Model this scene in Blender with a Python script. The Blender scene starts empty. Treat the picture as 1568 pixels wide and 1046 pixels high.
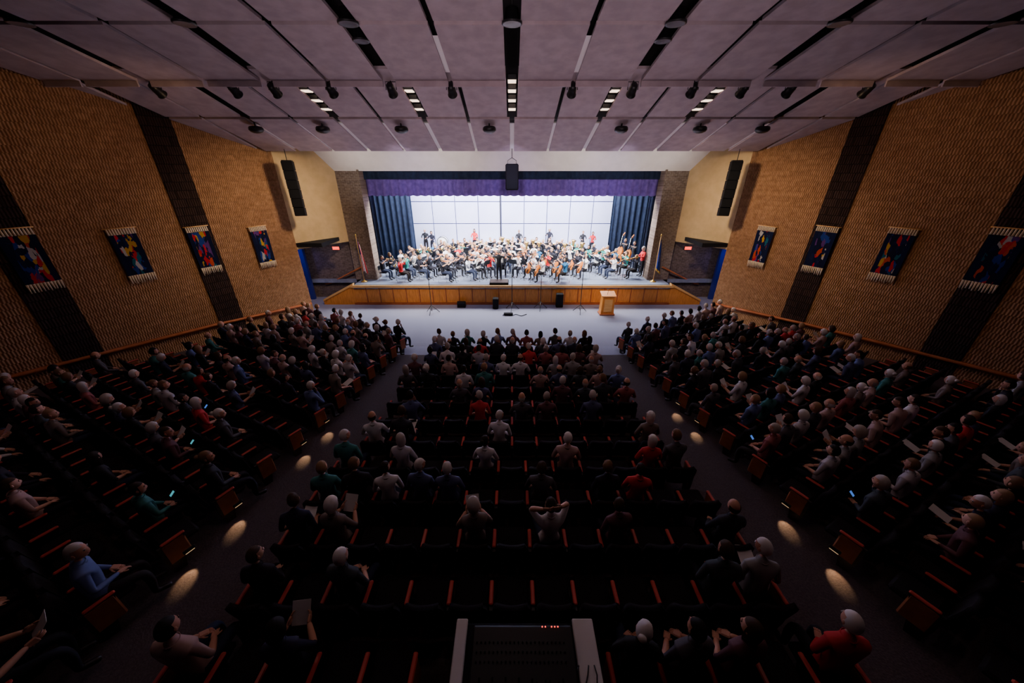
import bpy, math, random
from mathutils import Vector, Matrix
random.seed(11)
R=random.Random(5)
sc=bpy.context.scene
# ------------------------------------------------------------------ materials
MATS={}
def nodes(name):
    m=bpy.data.materials.new(name); m.use_nodes=True
    nt=m.node_tree; return m,nt,nt.nodes['Principled BSDF']
def mat(name,col,rough=.6,metal=0.,emit=None,es=0.,spec=.4):
    if name in MATS: return MATS[name]
    m,nt,p=nodes(name)
    p.inputs['Base Color'].default_value=(*col,1); p.inputs['Roughness'].default_value=rough
    p.inputs['Metallic'].default_value=metal; p.inputs['Specular IOR Level'].default_value=spec
    if emit: p.inputs['Emission Color'].default_value=(*emit,1); p.inputs['Emission Strength'].default_value=es
    MATS[name]=m; return m
def noisy(name,c1,c2,scale=8,rough=.7,bump=.2,stretch=(1,1,1),metal=0,spec=.3,detail=4,lo=.35,hi=.65):
    m,nt,p=nodes(name); N=nt.nodes; L=nt.links
    tc=N.new('ShaderNodeTexCoord'); mp=N.new('ShaderNodeMapping'); mp.inputs['Scale'].default_value=stretch
    nz=N.new('ShaderNodeTexNoise'); nz.inputs['Scale'].default_value=scale; nz.inputs['Detail'].default_value=detail
    cr=N.new('ShaderNodeValToRGB'); cr.color_ramp.elements[0].color=(*c1,1); cr.color_ramp.elements[1].color=(*c2,1)
    cr.color_ramp.elements[0].position=lo; cr.color_ramp.elements[1].position=hi
    L.new(tc.outputs['Object'],mp.inputs['Vector']); L.new(mp.outputs[0],nz.inputs['Vector'])
    L.new(nz.outputs['Fac'],cr.inputs['Fac']); L.new(cr.outputs[0],p.inputs['Base Color'])
    b=N.new('ShaderNodeBump'); b.inputs['Strength'].default_value=bump; b.inputs['Distance'].default_value=.02
    L.new(nz.outputs['Fac'],b.inputs['Height']); L.new(b.outputs[0],p.inputs['Normal'])
    p.inputs['Roughness'].default_value=rough; p.inputs['Metallic'].default_value=metal; p.inputs['Specular IOR Level'].default_value=spec
    MATS[name]=m; return m
def randmat(name,cols,mult=1.0,rough=.8):
    m,nt,p=nodes(name); N=nt.nodes; L=nt.links
    oi=N.new('ShaderNodeObjectInfo'); mu=N.new('ShaderNodeMath'); mu.operation='MULTIPLY'; mu.inputs[1].default_value=mult
    fr=N.new('ShaderNodeMath'); fr.operation='FRACT'
    cr=N.new('ShaderNodeValToRGB'); cr.color_ramp.interpolation='CONSTANT'
    n=len(cols)
    while len(cr.color_ramp.elements)<n: cr.color_ramp.elements.new(.5)
    for i,c in enumerate(cols):
        cr.color_ramp.elements[i].position=i/n
    for i,c in enumerate(cols):
        cr.color_ramp.elements[i].color=(*c,1)
    L.new(oi.outputs['Random'],mu.inputs[0]); L.new(mu.outputs[0],fr.inputs[0]); L.new(fr.outputs[0],cr.inputs['Fac'])
    L.new(cr.outputs[0],p.inputs['Base Color']); p.inputs['Roughness'].default_value=rough; p.inputs['Specular IOR Level'].default_value=.2
    MATS[name]=m; return m
def brickmat(name,c1,c2,mortar,sc_=1,bw=.4,bh=.2,ribs=0,rough=.9,ms=.012,bump=.6,wav=0.,ribmix=.5):
    m,nt,p=nodes(name); N=nt.nodes; L=nt.links
    tc=N.new('ShaderNodeTexCoord'); sx=N.new('ShaderNodeSeparateXYZ'); cx=N.new('ShaderNodeCombineXYZ')
    L.new(tc.outputs['Object'],sx.inputs[0]); L.new(sx.outputs['X'],cx.inputs['X']); L.new(sx.outputs['Z'],cx.inputs['Y'])
    br=N.new('ShaderNodeTexBrick'); br.inputs['Scale'].default_value=sc_
    br.inputs['Brick Width'].default_value=bw; br.inputs['Row Height'].default_value=bh
    br.inputs['Mortar Size'].default_value=ms; br.inputs['Color1'].default_value=(*c1,1); br.inputs['Color2'].default_value=(*c2,1)
    br.inputs['Mortar'].default_value=(*mortar,1); L.new(cx.outputs[0],br.inputs['Vector'])
    nz=N.new('ShaderNodeTexNoise'); nz.inputs['Scale'].default_value=7; nz.inputs['Detail'].default_value=5; L.new(cx.outputs[0],nz.inputs['Vector'])
    mx=N.new('ShaderNodeMixRGB'); mx.blend_type='MULTIPLY'; mx.inputs[0].default_value=.75
    cr=N.new('ShaderNodeValToRGB'); cr.color_ramp.elements[0].position=.3; cr.color_ramp.elements[1].position=.65
    cr.color_ramp.elements[0].color=(.55,.5,.45,1)
    L.new(nz.outputs['Fac'],cr.inputs[0]); L.new(br.outputs['Color'],mx.inputs[1]); L.new(cr.outputs[0],mx.inputs[2])
    last=mx.outputs[0]
    h=N.new('ShaderNodeMath'); h.operation='SUBTRACT'; L.new(nz.outputs['Fac'],h.inputs[0]); L.new(br.outputs['Fac'],h.inputs[1])
    hh=h.outputs[0]
    if ribs:
        # each course of split-rib block is shifted so the ribs break up course by course
        fl=N.new('ShaderNodeMath'); fl.operation='DIVIDE'; fl.inputs[1].default_value=bh; L.new(sx.outputs['Z'],fl.inputs[0])
        f2=N.new('ShaderNodeMath'); f2.operation='FLOOR'; L.new(fl.outputs[0],f2.inputs[0])
        f3=N.new('ShaderNodeMath'); f3.operation='MULTIPLY_ADD'; f3.inputs[1].default_value=.027; L.new(f2.outputs[0],f3.inputs[0]); L.new(sx.outputs['X'],f3.inputs[2])
        c2_=N.new('ShaderNodeCombineXYZ'); L.new(f3.outputs[0],c2_.inputs['X']); L.new(sx.outputs['Z'],c2_.inputs['Y'])
        wv=N.new('ShaderNodeTexWave'); wv.wave_type='BANDS'; wv.bands_direction='X'; wv.inputs['Scale'].default_value=ribs
        wv.inputs['Distortion'].default_value=wav; wv.inputs['Detail'].default_value=1.5; wv.inputs['Detail Scale'].default_value=.8
        L.new(c2_.outputs[0],wv.inputs['Vector'])
        a=N.new('ShaderNodeMath'); a.operation='MULTIPLY_ADD'; a.inputs[1].default_value=1.3; L.new(wv.outputs['Fac'],a.inputs[0]); L.new(hh,a.inputs[2]); hh=a.outputs[0]
        m2=N.new('ShaderNodeMixRGB'); m2.blend_type='MULTIPLY'; m2.inputs[0].default_value=ribmix
        cr2=N.new('ShaderNodeValToRGB'); cr2.color_ramp.elements[0].color=(.38,.31,.25,1); cr2.color_ramp.elements[1].position=.6
        L.new(wv.outputs['Fac'],cr2.inputs[0]); L.new(last,m2.inputs[1]); L.new(cr2.outputs[0],m2.inputs[2]); last=m2.outputs[0]
    b=N.new('ShaderNodeBump'); b.inputs['Strength'].default_value=bump; b.inputs['Distance'].default_value=.03
    L.new(hh,b.inputs['Height']); L.new(b.outputs[0],p.inputs['Normal'])
    L.new(last,p.inputs['Base Color']); p.inputs['Roughness'].default_value=rough; p.inputs['Specular IOR Level'].default_value=.15
    MATS[name]=m; return m

M_wall=brickmat('ribbed_tan_block',(.50,.27,.14),(.41,.215,.11),(.36,.19,.095),bw=.4,bh=.2,ribs=4.3,wav=1.6,ms=.006,ribmix=.6)
M_stripe=brickmat('dark_brown_block',(.055,.032,.028),(.035,.02,.018),(.012,.008,.007),bw=.45,bh=.3,ribs=4.3,wav=1.6)
M_splay=noisy('tan_plaster',(.66,.46,.23),(.74,.52,.27),3,.8,.05)
M_brick=brickmat('proscenium_brick',(.30,.22,.17),(.20,.14,.11),(.42,.36,.30),bw=.24,bh=.085,ms=.008)
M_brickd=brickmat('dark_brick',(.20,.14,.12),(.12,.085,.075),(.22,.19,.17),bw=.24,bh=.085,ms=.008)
M_cream=noisy('cream_plaster',(.84,.77,.70),(.90,.83,.76),2,.7,.03)
M_ceil=noisy('ceiling_panel_grey',(.42,.325,.355),(.50,.395,.43),3,.85,.25)
M_ceilstrip=mat('slot_lit_strip',(.88,.82,.82),.6)  # pale strip colour stands in for the lit inner slot walls
M_void=mat('ceiling_void_black',(.012,.01,.012),.9)
M_carpet=noisy('hall_carpet_shaded',(.050,.034,.032),(.080,.056,.054),40,.9,.3)  # same carpet as the pit, darkened in colour for the dim house
M_pit=noisy('pit_carpet_lit',(.22,.22,.29),(.28,.28,.36),40,.85,.2)  # same carpet, paler and bluer: stage spill put into the colour
M_stagefl=noisy('stage_floor_boards',(.20,.23,.31),(.28,.32,.42),4,.25,.02,stretch=(1,8,1),spec=.5)
M_wood=noisy('orange_wood',(.58,.20,.03),(.78,.31,.06),3,.4,.05,stretch=(9,9,1))
M_woodl=noisy('light_oak',(.75,.40,.13),(.85,.50,.18),3,.4,.05,stretch=(1,9,9))
M_rail=noisy('handrail_wood',(.34,.085,.025),(.44,.13,.045),3,.4,.05)
M_valance=noisy('purple_velvet',(.17,.10,.38),(.25,.15,.52),5,.85,.1)
M_leg=noisy('navy_velvet',(.008,.014,.035),(.013,.024,.055),5,.9,.1)
M_black=mat('black_drape',(.006,.006,.01),.95)
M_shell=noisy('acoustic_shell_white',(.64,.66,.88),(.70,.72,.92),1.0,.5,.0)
M_shellg=mat('shell_joint_dark',(.14,.15,.28),.6)
M_blk=mat('black_metal',(.012,.012,.014),.4)
M_blkm=mat('black_matt',(.008,.007,.009),.8,spec=.2)
M_grille=noisy('speaker_grille',(.004,.004,.006),(.010,.010,.013),120,.7,.4,spec=.15)
M_chrome=mat('chrome',(.7,.7,.72),.2,1)
M_brass=mat('brass',(.85,.55,.16),.25,1)
M_gold=mat('gold_paint',(.8,.5,.1),.35,.8)
M_violin=mat('varnished_maple',(.70,.20,.03),.3)
M_bluelit=mat('corridor_blue_lit',(.02,.03,.26),.8)  # blue light falling on the corridor walls, put into the base colour
M_exit=mat('exit_red_sign',(.8,.02,.01),.5,0,(1,.04,.02),3)
M_lampw=mat('lamp_face_warm',(1,.8,.6),.5,0,(1,.72,.52),3.0)
M_lampd=mat('step_lamp_face',(1,.7,.4),.5,0,(1,.6,.3),.7)
M_lens=mat('lamp_lens_dim',(.10,.09,.1),.3)
M_seat=noisy('seat_upholstery_black',(.007,.005,.006),(.012,.008,.010),60,.9,.2)
M_arm=mat('armrest_red_wood',(.60,.075,.055),.35)
M_end=noisy('seat_end_panel_wood',(.30,.09,.035),(.40,.14,.05),6,.45,.05)
M_steel=mat('seat_standard_dark',(.02,.016,.016),.5)
M_paper=mat('white_paper',(.75,.72,.68),.8)
M_papera=mat('programme_paper',(.70,.66,.63),.8)
M_red=mat('flag_red',(.6,.02,.03),.8); M_white=mat('flag_white',(.8,.8,.8),.8); M_navy=mat('flag_blue',(.02,.04,.25),.8)
M_led=mat('red_led',(.8,.02,.02),.5,0,(1,.05,.03),4)
M_phone=mat('phone_screen',(.1,.3,.6),.3,0,(.08,.25,.9),.7)
M_cyan=mat('phone_screen_cyan',(.1,.5,.6),.3,0,(.1,.6,.7),.6)
M_fringe=noisy('banner_fringe',(.66,.52,.38),(.82,.70,.54),30,.9,.4,stretch=(3,1,.3))
M_skin_m=randmat('skin',[(.66,.36,.25),(.58,.31,.21),(.72,.43,.31),(.64,.35,.24)],5.3,.6)
M_skin_dim=randmat('skin_audience_dimmed',[(.62,.31,.20),(.54,.26,.17),(.68,.37,.26),(.60,.30,.20)],5.3,.6)  # skin darkened for the audience: dim house shade put into the colour
M_skin=M_skin_dim
M_hair_a=randmat('hair_audience',[(.50,.44,.41),(.06,.035,.02),(.66,.60,.57),(.014,.011,.01),(.20,.11,.06),(.74,.68,.65),(.03,.02,.015),(.34,.20,.11),(.42,.35,.31)],7.7,.7)
M_hair_m=randmat('hair_musician',[(.25,.22,.2),(.06,.035,.02),(.10,.06,.03),(.015,.012,.01),(.22,.12,.06),(.45,.42,.4),(.03,.02,.015),(.30,.2,.10)],7.7,.7)
M_shirt_a=randmat('shirt_audience',[(.04,.04,.05),(.60,.04,.045),(.09,.10,.20),(.02,.02,.02),(.50,.46,.48),(.06,.07,.08),(.14,.06,.07),(.34,.10,.10),(.70,.66,.68),(.03,.03,.06),(.22,.17,.15),(.02,.02,.02),(.05,.20,.19),(.025,.02,.03),(.5,.33,.30),(.09,.08,.09),(.12,.16,.34),(.3,.28,.28)],13.1)
M_shirt_m=randmat('shirt_musician',[(.88,.87,.88),(.02,.02,.03),(.84,.84,.90),(.03,.16,.34),(.88,.87,.85),(.02,.02,.03),(.8,.82,.9),(.6,.02,.03),(.02,.02,.03),(.88,.88,.88),(.02,.02,.03),(.84,.8,.76),(.02,.02,.03),(.03,.34,.30),(.02,.02,.03),(.88,.87,.9),(.02,.02,.03)],13.1)
M_pants=randmat('trousers',[(.02,.02,.03),(.015,.015,.02),(.03,.04,.08),(.025,.02,.02)],3.1)
M_shoe=mat('shoe_black',(.015,.012,.012),.4)
M_eye=mat('eye_dark',(.02,.015,.012),.3); M_lip=mat('lips',(.35,.09,.08),.5)
M_suit=mat('conductor_suit',(.012,.012,.015),.7)
M_redsh=mat('red_blouse',(.7,.02,.03),.8)
def bannermat(i):
    name='woven_tapestry_%d'%i
    m,nt,p=nodes(name); N=nt.nodes; L=nt.links
    tc=N.new('ShaderNodeTexCoord'); mp=N.new('ShaderNodeMapping'); mp.inputs['Location'].default_value=(i*3.1,0,i*1.7); mp.inputs['Scale'].default_value=(1.6,0.01,.62)
    nz=N.new('ShaderNodeTexNoise'); nz.inputs['Scale'].default_value=5; add=N.new('ShaderNodeMixRGB'); add.inputs[0].default_value=.25
    vo=N.new('ShaderNodeTexVoronoi'); vo.inputs['Scale'].default_value=8.0
    L.new(tc.outputs['Object'],mp.inputs[0]); L.new(mp.outputs[0],nz.inputs['Vector']); L.new(mp.outputs[0],add.inputs[1]); L.new(nz.outputs['Color'],add.inputs[2]); L.new(add.outputs[0],vo.inputs['Vector'])
    sp=N.new('ShaderNodeSeparateColor'); L.new(vo.outputs['Color'],sp.inputs[0])
    cr=N.new('ShaderNodeValToRGB'); cr.color_ramp.interpolation='CONSTANT'
    cols=[(.006,.008,.03),(.40,.012,.025),(.008,.012,.05),(.45,.25,.02),(.015,.035,.20),(.010,.010,.03),(.42,.05,.015),(.01,.09,.13),(.09,.03,.16),(.40,.38,.38)]
    while len(cr.color_ramp.elements)<len(cols): cr.color_ramp.elements.new(.5)
    pos=[0,.32,.43,.57,.62,.72,.79,.85,.89,.95]
    for k in range(len(cols)): cr.color_ramp.elements[k].position=pos[k]
    for k in range(len(cols)): cr.color_ramp.elements[k].color=(*cols[k],1)
    L.new(sp.outputs[0],cr.inputs[0])
    sx=N.new('ShaderNodeSeparateXYZ'); L.new(tc.outputs['Object'],sx.inputs[0])
    ab=N.new('ShaderNodeMath'); ab.operation='ABSOLUTE'; L.new(sx.outputs['X'],ab.inputs[0])
    lt=N.new('ShaderNodeMath'); lt.operation='LESS_THAN'; lt.inputs[1].default_value=.23; L.new(ab.outputs[0],lt.inputs[0])
    mx=N.new('ShaderNodeMixRGB'); mx.inputs[1].default_value=(.006,.009,.035,1); L.new(lt.outputs[0],mx.inputs[0]); L.new(cr.outputs[0],mx.inputs[2])
    L.new(mx.outputs[0],p.inputs['Base Color']); p.inputs['Roughness'].default_value=.95; p.inputs['Specular IOR Level'].default_value=.1
    return m
# ------------------------------------------------------------------ builder
class B:
    def __init__(s): s.v=[];s.f=[];s.m=[];s.sm=[];s.mats=[]
    def mi(s,m):
        if m not in s.mats: s.mats.append(m)
        return s.mats.index(m)
    def add(s,vs,fs,m,M=None,sm=False):
        o=len(s.v); k=s.mi(m)
        for p in vs:
            p=Vector(p); s.v.append(tuple(M@p) if M is not None else tuple(p))
        for f in fs: s.f.append(tuple(i+o for i in f)); s.m.append(k); s.sm.append(sm)
    def box(s,c,d,m,M=None):
        x,y,z=c; a,b,e=d[0]/2,d[1]/2,d[2]/2
        vs=[(x+i*a,y+j*b,z+k*e) for i in(-1,1) for j in(-1,1) for k in(-1,1)]
        s.add(vs,[(0,1,3,2),(4,6,7,5),(0,4,5,1),(2,3,7,6),(0,2,6,4),(1,5,7,3)],m,M)
    def cbox(s,c,d,r,m,M=None,sm=True):
        x,y,z=c; a,b,e=d[0]/2,d[1]/2,d[2]/2; r=min(r,a*.9,b*.9,e*.9)
        def ring(hx,hy,zz,rr):
            return [(x+hx,y+hy-rr,zz),(x+hx-rr,y+hy,zz),(x-hx+rr,y+hy,zz),(x-hx,y+hy-rr,zz),(x-hx,y-hy+rr,zz),(x-hx+rr,y-hy,zz),(x+hx-rr,y-hy,zz),(x+hx,y-hy+rr,zz)]
        vs=ring(a-r,b-r,z-e,r*.5)+ring(a,b,z-e+r,r)+ring(a,b,z+e-r,r)+ring(a-r,b-r,z+e,r*.5)
        fs=[tuple(range(7,-1,-1)),tuple(range(24,32))]
        for k in range(3):
            for i in range(8):
                j=(i+1)%8; fs.append((k*8+i,k*8+j,k*8+8+j,k*8+8+i))
        s.add(vs,fs,m,M)
    def tube(s,pts,rad,m,seg=8,M=None,sm=True):
        pts=[Vector(p) for p in pts]; n=len(pts)
        if not isinstance(rad,(list,tuple)): rad=[rad]*n
        vs=[];up=None
        for i,p in enumerate(pts):
            d=(pts[min(i+1,n-1)]-pts[max(i-1,0)]).normalized()
            if up is None:
                up=Vector((0,0,1)) if abs(d.z)<.9 else Vector((1,0,0))
            u=(up-d*up.dot(d)).normalized(); w=d.cross(u); up=u
            for k in range(seg):
                a=2*math.pi*k/seg; vs.append(p+(u*math.cos(a)+w*math.sin(a))*rad[i])
        fs=[]
        for i in range(n-1):
            for k in range(seg):
                j=(k+1)%seg; fs.append((i*seg+k,i*seg+j,(i+1)*seg+j,(i+1)*seg+k))
        fs.append(tuple(range(seg-1,-1,-1))); fs.append(tuple(range((n-1)*seg,n*seg)))
        s.add(vs,fs,m,M,sm)
    def lathe(s,prof,m,seg=20,M=None,sm=True):
        vs=[];fs=[];n=len(prof)
        for r,z in prof:
            for k in range(seg):
                a=2*math.pi*k/seg; vs.append((r*math.cos(a),r*math.sin(a),z))
        for i in range(n-1):
            for k in range(seg):
                j=(k+1)%seg; fs.append((i*seg+k,i*seg+j,(i+1)*seg+j,(i+1)*seg+k))
        fs.append(tuple(range(seg-1,-1,-1))); fs.append(tuple(range((n-1)*seg,n*seg)))
        s.add(vs,fs,m,M,sm)
    def ell(s,c,r,m,seg=12,rings=8,M=None,fn=None,keep=None):
        vs=[];us=[]
        for i in range(rings+1):
            th=math.pi*i/rings
            for k in range(seg):
                a=2*math.pi*k/seg; u=Vector((math.sin(th)*math.cos(a),math.sin(th)*math.sin(a),math.cos(th))); us.append(u.copy())
                if fn: u=fn(u)
                vs.append((c[0]+u.x*r[0],c[1]+u.y*r[1],c[2]+u.z*r[2]))
        fs=[]
        for i in range(rings):
            for k in range(seg):
                j=(k+1)%seg; f=(i*seg+k,(i+1)*seg+k,(i+1)*seg+j,i*seg+j)
                if keep:
                    cc=sum((us[q] for q in f),Vector())/4
                    if not keep(cc): continue
                fs.append(f)
        s.add(vs,fs,m,M,True)
    def prism(s,poly,h0,h1,m,M=None,axis='z'):
        n=len(poly)
        def P(a,b,h): return (a,b,h) if axis=='z' else ((h,a,b) if axis=='x' else (a,h,b))
        vs=[P(a,b,h0) for a,b in poly]+[P(a,b,h1) for a,b in poly]
        fs=[tuple(range(n-1,-1,-1)),tuple(range(n,2*n))]
        for i in range(n): j=(i+1)%n; fs.append((i,j,n+j,n+i))
        s.add(vs,fs,m,M)
    def mesh(s,name):
        me=bpy.data.meshes.new(name); me.from_pydata(s.v,[],s.f)
        for m in s.mats: me.materials.append(m)
        me.polygons.foreach_set('material_index',s.m); me.polygons.foreach_set('use_smooth',s.sm)
        me.update(); return me
    def obj(s,name,M=None,parent=None): return put(s.mesh(name),name,M,parent)
def put(me,name,M=None,parent=None):
    o=bpy.data.objects.new(name,me); sc.collection.objects.link(o)
    if M is not None: o.matrix_world=M
    if parent: o.parent=parent
    return o
def T(x,y,z,rz=0,s=1): return Matrix.Translation((x,y,z))@Matrix.Rotation(rz,4,'Z')@Matrix.Scale(s,4)
def fixn(me):
    import bmesh
    bm=bmesh.new(); bm.from_mesh(me); bmesh.ops.recalc_face_normals(bm,faces=bm.faces); bm.to_mesh(me); bm.free()
# ------------------------------------------------------------------ hall geometry
def wx(D): return 19.9-.5*D
def floorz(x,D):
    q=D-.15*max(0,abs(x)-3.9)
    return max(0.,.11*(13.6-q))
def wallM(side,D,z,off=0.):
    n=Vector((-side*.8944,-.4472,0)); X=Vector((n.y,-n.x,0))
    p=Vector((side*wx(D),D,z))+n*off
    M=Matrix.Identity(4)
    for i in range(3): M[i][0]=X[i]; M[i][1]=n[i]; M[i][2]=(0,0,1)[i]; M[i][3]=p[i]
    return M
b=B(); xs=[-22+.5*i for i in range(89)]; ys=[-3+.5*i for i in range(49)]
vs=[(x,y,floorz(x,y)) for y in ys for x in xs]; n=len(xs)
for j in range(len(ys)-1):
    for i in range(n-1):
        xm=xs[i]+.25; ym=ys[j]+.25
        lim=12.4+.5*max(0,abs(xm)-4.2)
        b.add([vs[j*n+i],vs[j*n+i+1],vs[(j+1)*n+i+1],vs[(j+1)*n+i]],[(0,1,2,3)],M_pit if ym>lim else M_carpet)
b.obj('floor')
for side,nm in((-1,'left'),(1,'right')):
    L=(17.8+3)*1.118
    M=wallM(side,17.8,0)
    b=B()
    x0,x1=(0,L) if side<0 else (-L,0)
    b.box(((x0+x1)/2,-.15,5.6),(L,.3,11.8),M_wall)
    b.obj('wall_'+nm,M)
    for D in (14.36,10.35,6.3):
        s=B(); s.box((0,.01,5.6),(.93,.06,11.6),M_stripe); s.obj('trim_stripe',wallM(side,D,0))
    hr=B(); pts=[(17.7,.55),(16,.72),(13.93,.95),(11.4,1.13),(8.8,1.3),(5,1.62),(0,2.05)]
    P=[wallM(side,D,z,.11)@Vector((0,0,0)) for D,z in pts]
    hr.tube(P,.06,M_rail,8)
    for D,z in pts:
        hr.tube([wallM(side,D,z,0)@Vector((0,0,-.02)),wallM(side,D,z,.1)@Vector((0,0,-.02))],.02,M_steel,6)
    for (D0,z0),(D1,z1) in zip(pts[:-1],pts[1:]):
        a=wallM(side,D0,z0,.03); c=wallM(side,D1,z1,.03)
        q=[a@Vector((0,0,-.13)),c@Vector((0,0,-.13)),c@Vector((0,0,.05)),a@Vector((0,0,.05))]
        hr.add(q,[(0,1,2,3)],M_rail)
    hr.obj('wall_handrail_'+nm)
    s=B(); ax,ay,bx,by=11.0,17.8,9.4,20.2
    dx,dy=bx-ax,by-ay; ln=math.hypot(dx,dy); nx,ny=dy/ln,-dx/ln
    quad=[(side*ax,ay),(side*bx,by),(side*(bx+nx*.3),by+ny*.3),(side*(ax+nx*.3),ay+ny*.3)]
    s.prism(quad,3.4,9.4,M_splay); me=s.mesh('wall_splay_'+nm); fixn(me); put(me,'wall_splay_'+nm)
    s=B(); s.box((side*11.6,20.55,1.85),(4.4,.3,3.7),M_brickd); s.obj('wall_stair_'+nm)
    s=B(); s.box((side*14.2,20.0,1.85),(4.3,.2,3.7),M_bluelit); s.box((side*16.3,18.4,1.85),(.2,3.4,3.7),M_bluelit); s.obj('wall_corridor_'+nm)
    s=B(); s.box((side*13.2,19.6,3.62),(7,3.6,.2),M_black); s.obj('ceiling_corridor_'+nm)
    s=B(); s.box((side*8.8,20.55,4.2),(1.2,.7,8.4),M_brick); s.box((side*8.16,20.5,4.1),(.1,.8,6),M_brick); s.obj('proscenium_pillar_'+nm)
    s=B(); s.cbox((0,0,0),(.42,.1,.22),.02,M_blkm); s.box((0,-.055,0),(.36,.02,.16),M_exit); s.tube([(0,0,.1),(0,0,.2)],.02,M_blk,6)
    s.obj('exit_sign',T(side*9.75,19.3,3.2))
b=B(); b.box((0,-3.1,6),(44,.2,12.4),M_stripe); b.obj('wall_back')
b=B(); b.prism([(20.2,7.03),(20.9,7.03),(20.9,9.4),(18.9,9.4),(18.9,8.55)],-9.9,9.9,M_cream,axis='x'); me=b.mesh('wall_proscenium_header'); fixn(me); put(me,'wall_proscenium_header')
b=B(); prof=[(21,9.2),(17.3,9.0),(14.6,9.8),(12,10.4),(6.5,11.2),(-3.2,11.7)]
poly=prof+[(d,z+.25) for d,z in reversed(prof)]
b.prism(poly,-22,22,M_void,axis='x'); me=b.mesh('ceiling'); fixn(me); put(me,'ceiling')
cp=B()
def seg(d0,z0,d1,z1,pitch,wide,narrow,lip,fill,th=.07,fd=None,fw=.07):
    slots=[0]+[pitch*i for i in range(1,14)]
    sl=(z1-z0)/(d1-d0)
    for side in(-1,1):
        for i in range(len(slots)-1):
            wa=(wide if i%2==0 else narrow)/2; wb=(wide if (i+1)%2==0 else narrow)/2
            xa=slots[i]+wa; xb=slots[i+1]-wb
            e0=min(xb,wx(d0)-.12); e1=min(xb,wx(d1)-.12)
            if e1<=xa+.05: continue
            e0=max(e0,xa+.02)
            q=[(xa,d0,z0),(e0,d0,z0),(e1,d1,z1),(xa,d1,z1)]
            vs=[(side*x,d,z) for x,d,z in q]+[(side*x,d,z+th) for x,d,z in q]
            cp.add(vs,[(0,1,2,3),(7,6,5,4),(0,4,5,1),(1,5,6,2),(2,6,7,3),(3,7,4,0)],M_ceil)
            if lip:
                vs=[(side*xa,d0,z0-lip),(side*e0,d0,z0-lip),(side*e0,d0,z0+th),(side*xa,d0,z0+th),(side*xa,d0+.05,z0-lip),(side*e0,d0+.05,z0-lip),(side*e0,d0+.05,z0+th),(side*xa,d0+.05,z0+th)]
                cp.add(vs,[(0,1,2,3),(4,5,6,7),(0,1,5,4),(3,2,6,7),(1,2,6,5),(0,3,7,4)],M_ceil)
        for i in fill:
            x=slots[i]
            if x+.1>wx(d0): continue
            if i==0 and side<0: continue
            w=fw
            fa,fb=fd or (d0-.15,d1+.4)
            q=[(x-w,fa,z0+sl*(fa-d0)),(x+w,fa,z0+sl*(fa-d0)),(x+w,fb,z0+sl*(fb-d0)),(x-w,fb,z0+sl*(fb-d0))]
            vs=[(side*a,d,z+.05) for a,d,z in q]
            cp.add(vs,[(0,1,2,3)],M_ceilstrip)
seg(17.5,7.8,14.68,8.66,1.6,.18,.12,.0,[0,1,2,3,4,5,6],fw=.085)
seg(14.6,8.72,11.9,9.5,1.6,.36,.12,.0,[])
seg(12.25,9.30,9.83,9.82,1.79,.38,.14,.14,[1],fd=(11.9,10.3),fw=.09)
seg(9.75,9.86,6.6,10.25,1.79,.38,.14,.0,[])
seg(6.4,10.1,2.0,10.6,1.79,.36,.13,.1,[])
seg(1.9,10.62,-2.9,10.9,1.79,.36,.13,.0,[])
me=cp.mesh('acoustic_ceiling_panels'); fixn(me); put(me,'acoustic_ceiling_panels')
for x in(-6.4,-3.2,0,3.2,6.4):
    for D in(14.1,13.55,13.0,12.5):
        z=8.72+(14.6-D)*.289
        s=B(); s.cbox((0,0,.09),(.28,.42,.14),.02,M_blk); s.box((0,0,.01),(.24,.34 if x==0 else .28,.03),M_lampw); s.obj('slot_floodlight',T(x,D,z))
can=B(); Mx=Matrix.Rotation(math.radians(55),4,'X')
can.lathe([(.03,.2),(.11,.19),(.13,.05),(.14,-.16),(.16,-.17),(.16,-.19),(.12,-.19),(.11,-.15),(0.001,-.14)],M_blk,16,Mx)
can.tube([(-.17,0,.0),(-.17,0,.22),(.17,0,.22),(.17,0,0)],.014,M_blk,6); can.tube([(0,0,.22),(0,0,.42)],.02,M_blk,6)
can_me=can.mesh('ceiling_spotlight')
for x in(-8.3,-7.1,-5.4,-3.6,-1.8,1.8,3.6,5.4,6.9,8.3,10.6,-10.6): put(can_me,'ceiling_spotlight',T(x,12.45,9.12,0,.9))
dl=B(); dl.lathe([(.03,.3),(.15,.25),(.19,.02),(.25,0),(.25,-.04),(.17,-.04),(.15,.03),(.001,.05)],M_blk,20); dl.lathe([(.20,-.045),(.225,-.05),(.23,-.042),(.2,-.04)],M_lens,20); dl.ell((0,0,.0),(.07,.07,.04),M_lens,12,6)
dl.tube([(0,0,.3),(0,0,.6)],.02,M_blk,6)
dl_me=dl.mesh('recessed_downlight')
for x in(-10.74,-7.16,-3.58,0,3.58,7.16,10.74): put(dl_me,'recessed_downlight',T(x,9.75,9.84,0,.9))
for x in(-3.58,3.58): put(dl_me,'recessed_downlight',T(x,10.4,9.72,0,.8))
dm=B(); dm.lathe([(.20,.12),(.24,.08),(.25,0),(.2,-.06),(.1,-.1),(.001,-.11)],M_blk,18); dm.tube([(0,0,.1),(0,0,.42)],.03,M_blk,6); dm_me=dm.mesh('ceiling_dome_speaker')
for x in(-9.6,-7.1,-4.15,-.85,4.1,7.05,9.4): put(dm_me,'ceiling_dome_speaker',T(x,15.0,8.35))
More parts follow.
